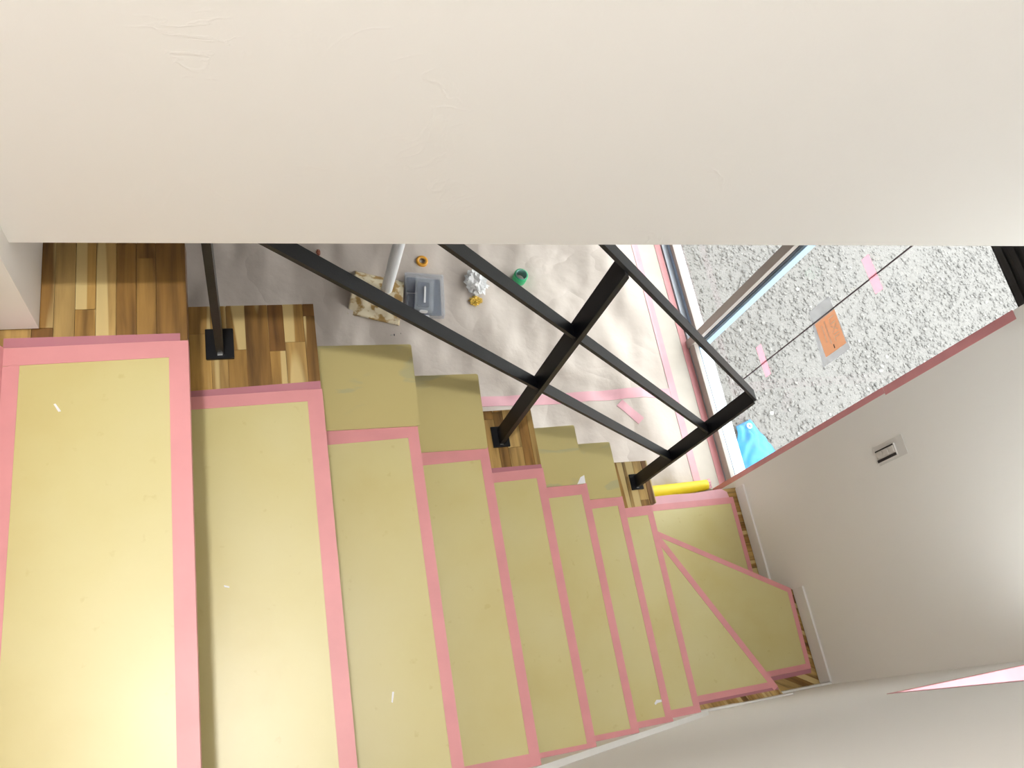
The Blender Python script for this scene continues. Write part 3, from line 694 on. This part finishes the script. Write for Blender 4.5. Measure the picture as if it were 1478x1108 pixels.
for k, (x, y) in enumerate(((0.708, 1.950), (0.738, 1.953))):
    sc_ = thing('screw', (x, y, FL), 'tiny steel screw lying on the sheet below the blotched paper', 'screw', 'two screws on the sheet')
    box('shank', x - .011, x + .004, y - .0022, y + .0022, FL - .004, FL + .001, 'steel', sc_, .0008, 1)
    box('screw_head', x + .004, x + .0075, y - .005, y + .005, FL - .006, FL + .004, 'gasket', sc_, .001, 1)
o = crumple('crumpled_scrap', (0.415, 2.385, FL - .004), 0.010, 0.020, 0.007, 'rust_red', amp=.6, seed=9, sub=3); tag(o, 'tiny rust red paper scrap on the sheet near the railing post', 'scrap')

# ---------------------------------------------------------------- outside
GZ = -2.62
o = box('ground_outside', 2.3, 30.0, -25.0, 30.0, GZ - 0.2, GZ, 'gravel'); o['kind'] = 'structure'; o.name = 'floor_outside'
rnd = random.Random(3)
proto = []
for k in range(6):
    bm = bmesh.new(); bmesh.ops.create_icosphere(bm, subdivisions=1, radius=1)
    for v in bm.verts: v.co = v.co * (1 + rnd.uniform(-.28, .22)); v.co.z *= 0.62
    bm.verts.index_update(); proto.append(([v.co.copy() for v in bm.verts], [[v.index for v in f.verts] for f in bm.faces])); bm.free()
vs = []; fs = []
for k in range(30000):
    x = 2.36 + 3.6 * rnd.random(); y = 1.1 + 3.0 * rnd.random()
    r = rnd.choice((.003, .004, .0045, .005, .006, .007, .009, .012)) * rnd.uniform(.8, 1.25)
    if noise.noise(Vector((x * 1.7, y * 1.7, 0))) < -0.12 and rnd.random() < .7: r *= .45
    pv, pf = rnd.choice(proto); R = Matrix.Rotation(rnd.random() * 6.3, 3, 'Z') @ Matrix.Rotation(rnd.uniform(-.5, .5), 3, 'X'); b = len(vs)
    for v in pv:
        w = R @ v; vs.append((x + w.x * r, y + w.y * r, GZ + r * .25 + w.z * r))
    fs += [[b + i for i in f] for f in pf]
me = bpy.data.meshes.new('gravel_stones'); me.from_pydata([W(*v) for v in vs], [], fs); me.materials.append(MATS['stone'])
o = bpy.data.objects.new('gravel_stones', me); COL.objects.link(o); o['kind'] = 'stuff'; tag(o, 'loose pale grey gravel stones outside the window', 'gravel')
# blue tarp by the window
TP = thing('blue_tarp', (2.70, 1.40, GZ), 'bright blue tarp corner with white eyelet on the gravel outside', 'tarp')
bm = bmesh.new(); bmesh.ops.create_grid(bm, x_segments=24, y_segments=24, size=0.5)
outl = [(2.60, 1.52), (2.70, 1.555), (2.84, 1.28), (2.52, 1.20)]
for v in bm.verts:
    u, w = v.co.x + .5, v.co.y + .5
    a = Vector(outl[0]).lerp(Vector(outl[1]), u); b = Vector(outl[3]).lerp(Vector(outl[2]), u); p = b.lerp(a, w)
    v.co = Vector((p.x, p.y, GZ + 0.020 + 0.03 * abs(noise.noise(Vector((u * 3, w * 4, 3)))) + .05 * (1 - w) * math.sin(math.pi * u)))
r = bmesh.ops.extrude_face_region(bm, geom=list(bm.faces))
for v in [g for g in r['geom'] if isinstance(g, bmesh.types.BMVert)]: v.co.z += 0.002
put_bm('tarp_sheet', bm, 'blue_tarp', TP, smooth=True)
lathe('eyelet', [(0.008, 0), (0.016, 0), (0.016, 0.006), (0.008, 0.006)], (2.668, 1.51, GZ + 0.042), 'white_plastic', TP, 16)

# ---------------------------------------------------------------- ceiling lamps over the stairs (out of view, light the stairwell)
for x in (-0.1, ):
    DL = thing('ceiling_lamp', (x, 0.40, CEIL - 0.02), 'round recessed ceiling lamp above the stairs', 'lamp')
    lathe('trim_ring', [(0.075, 0), (0.095, 0), (0.095, 0.02), (0.075, 0.02)], (x, 0.40, CEIL - 0.0205), 'white_plastic', DL)
    disk_light('ceiling_lamp_offscreen', W(x, 0.40, CEIL - 0.03), 0.14, LAMP_W, (1.0, 0.975, 0.93))
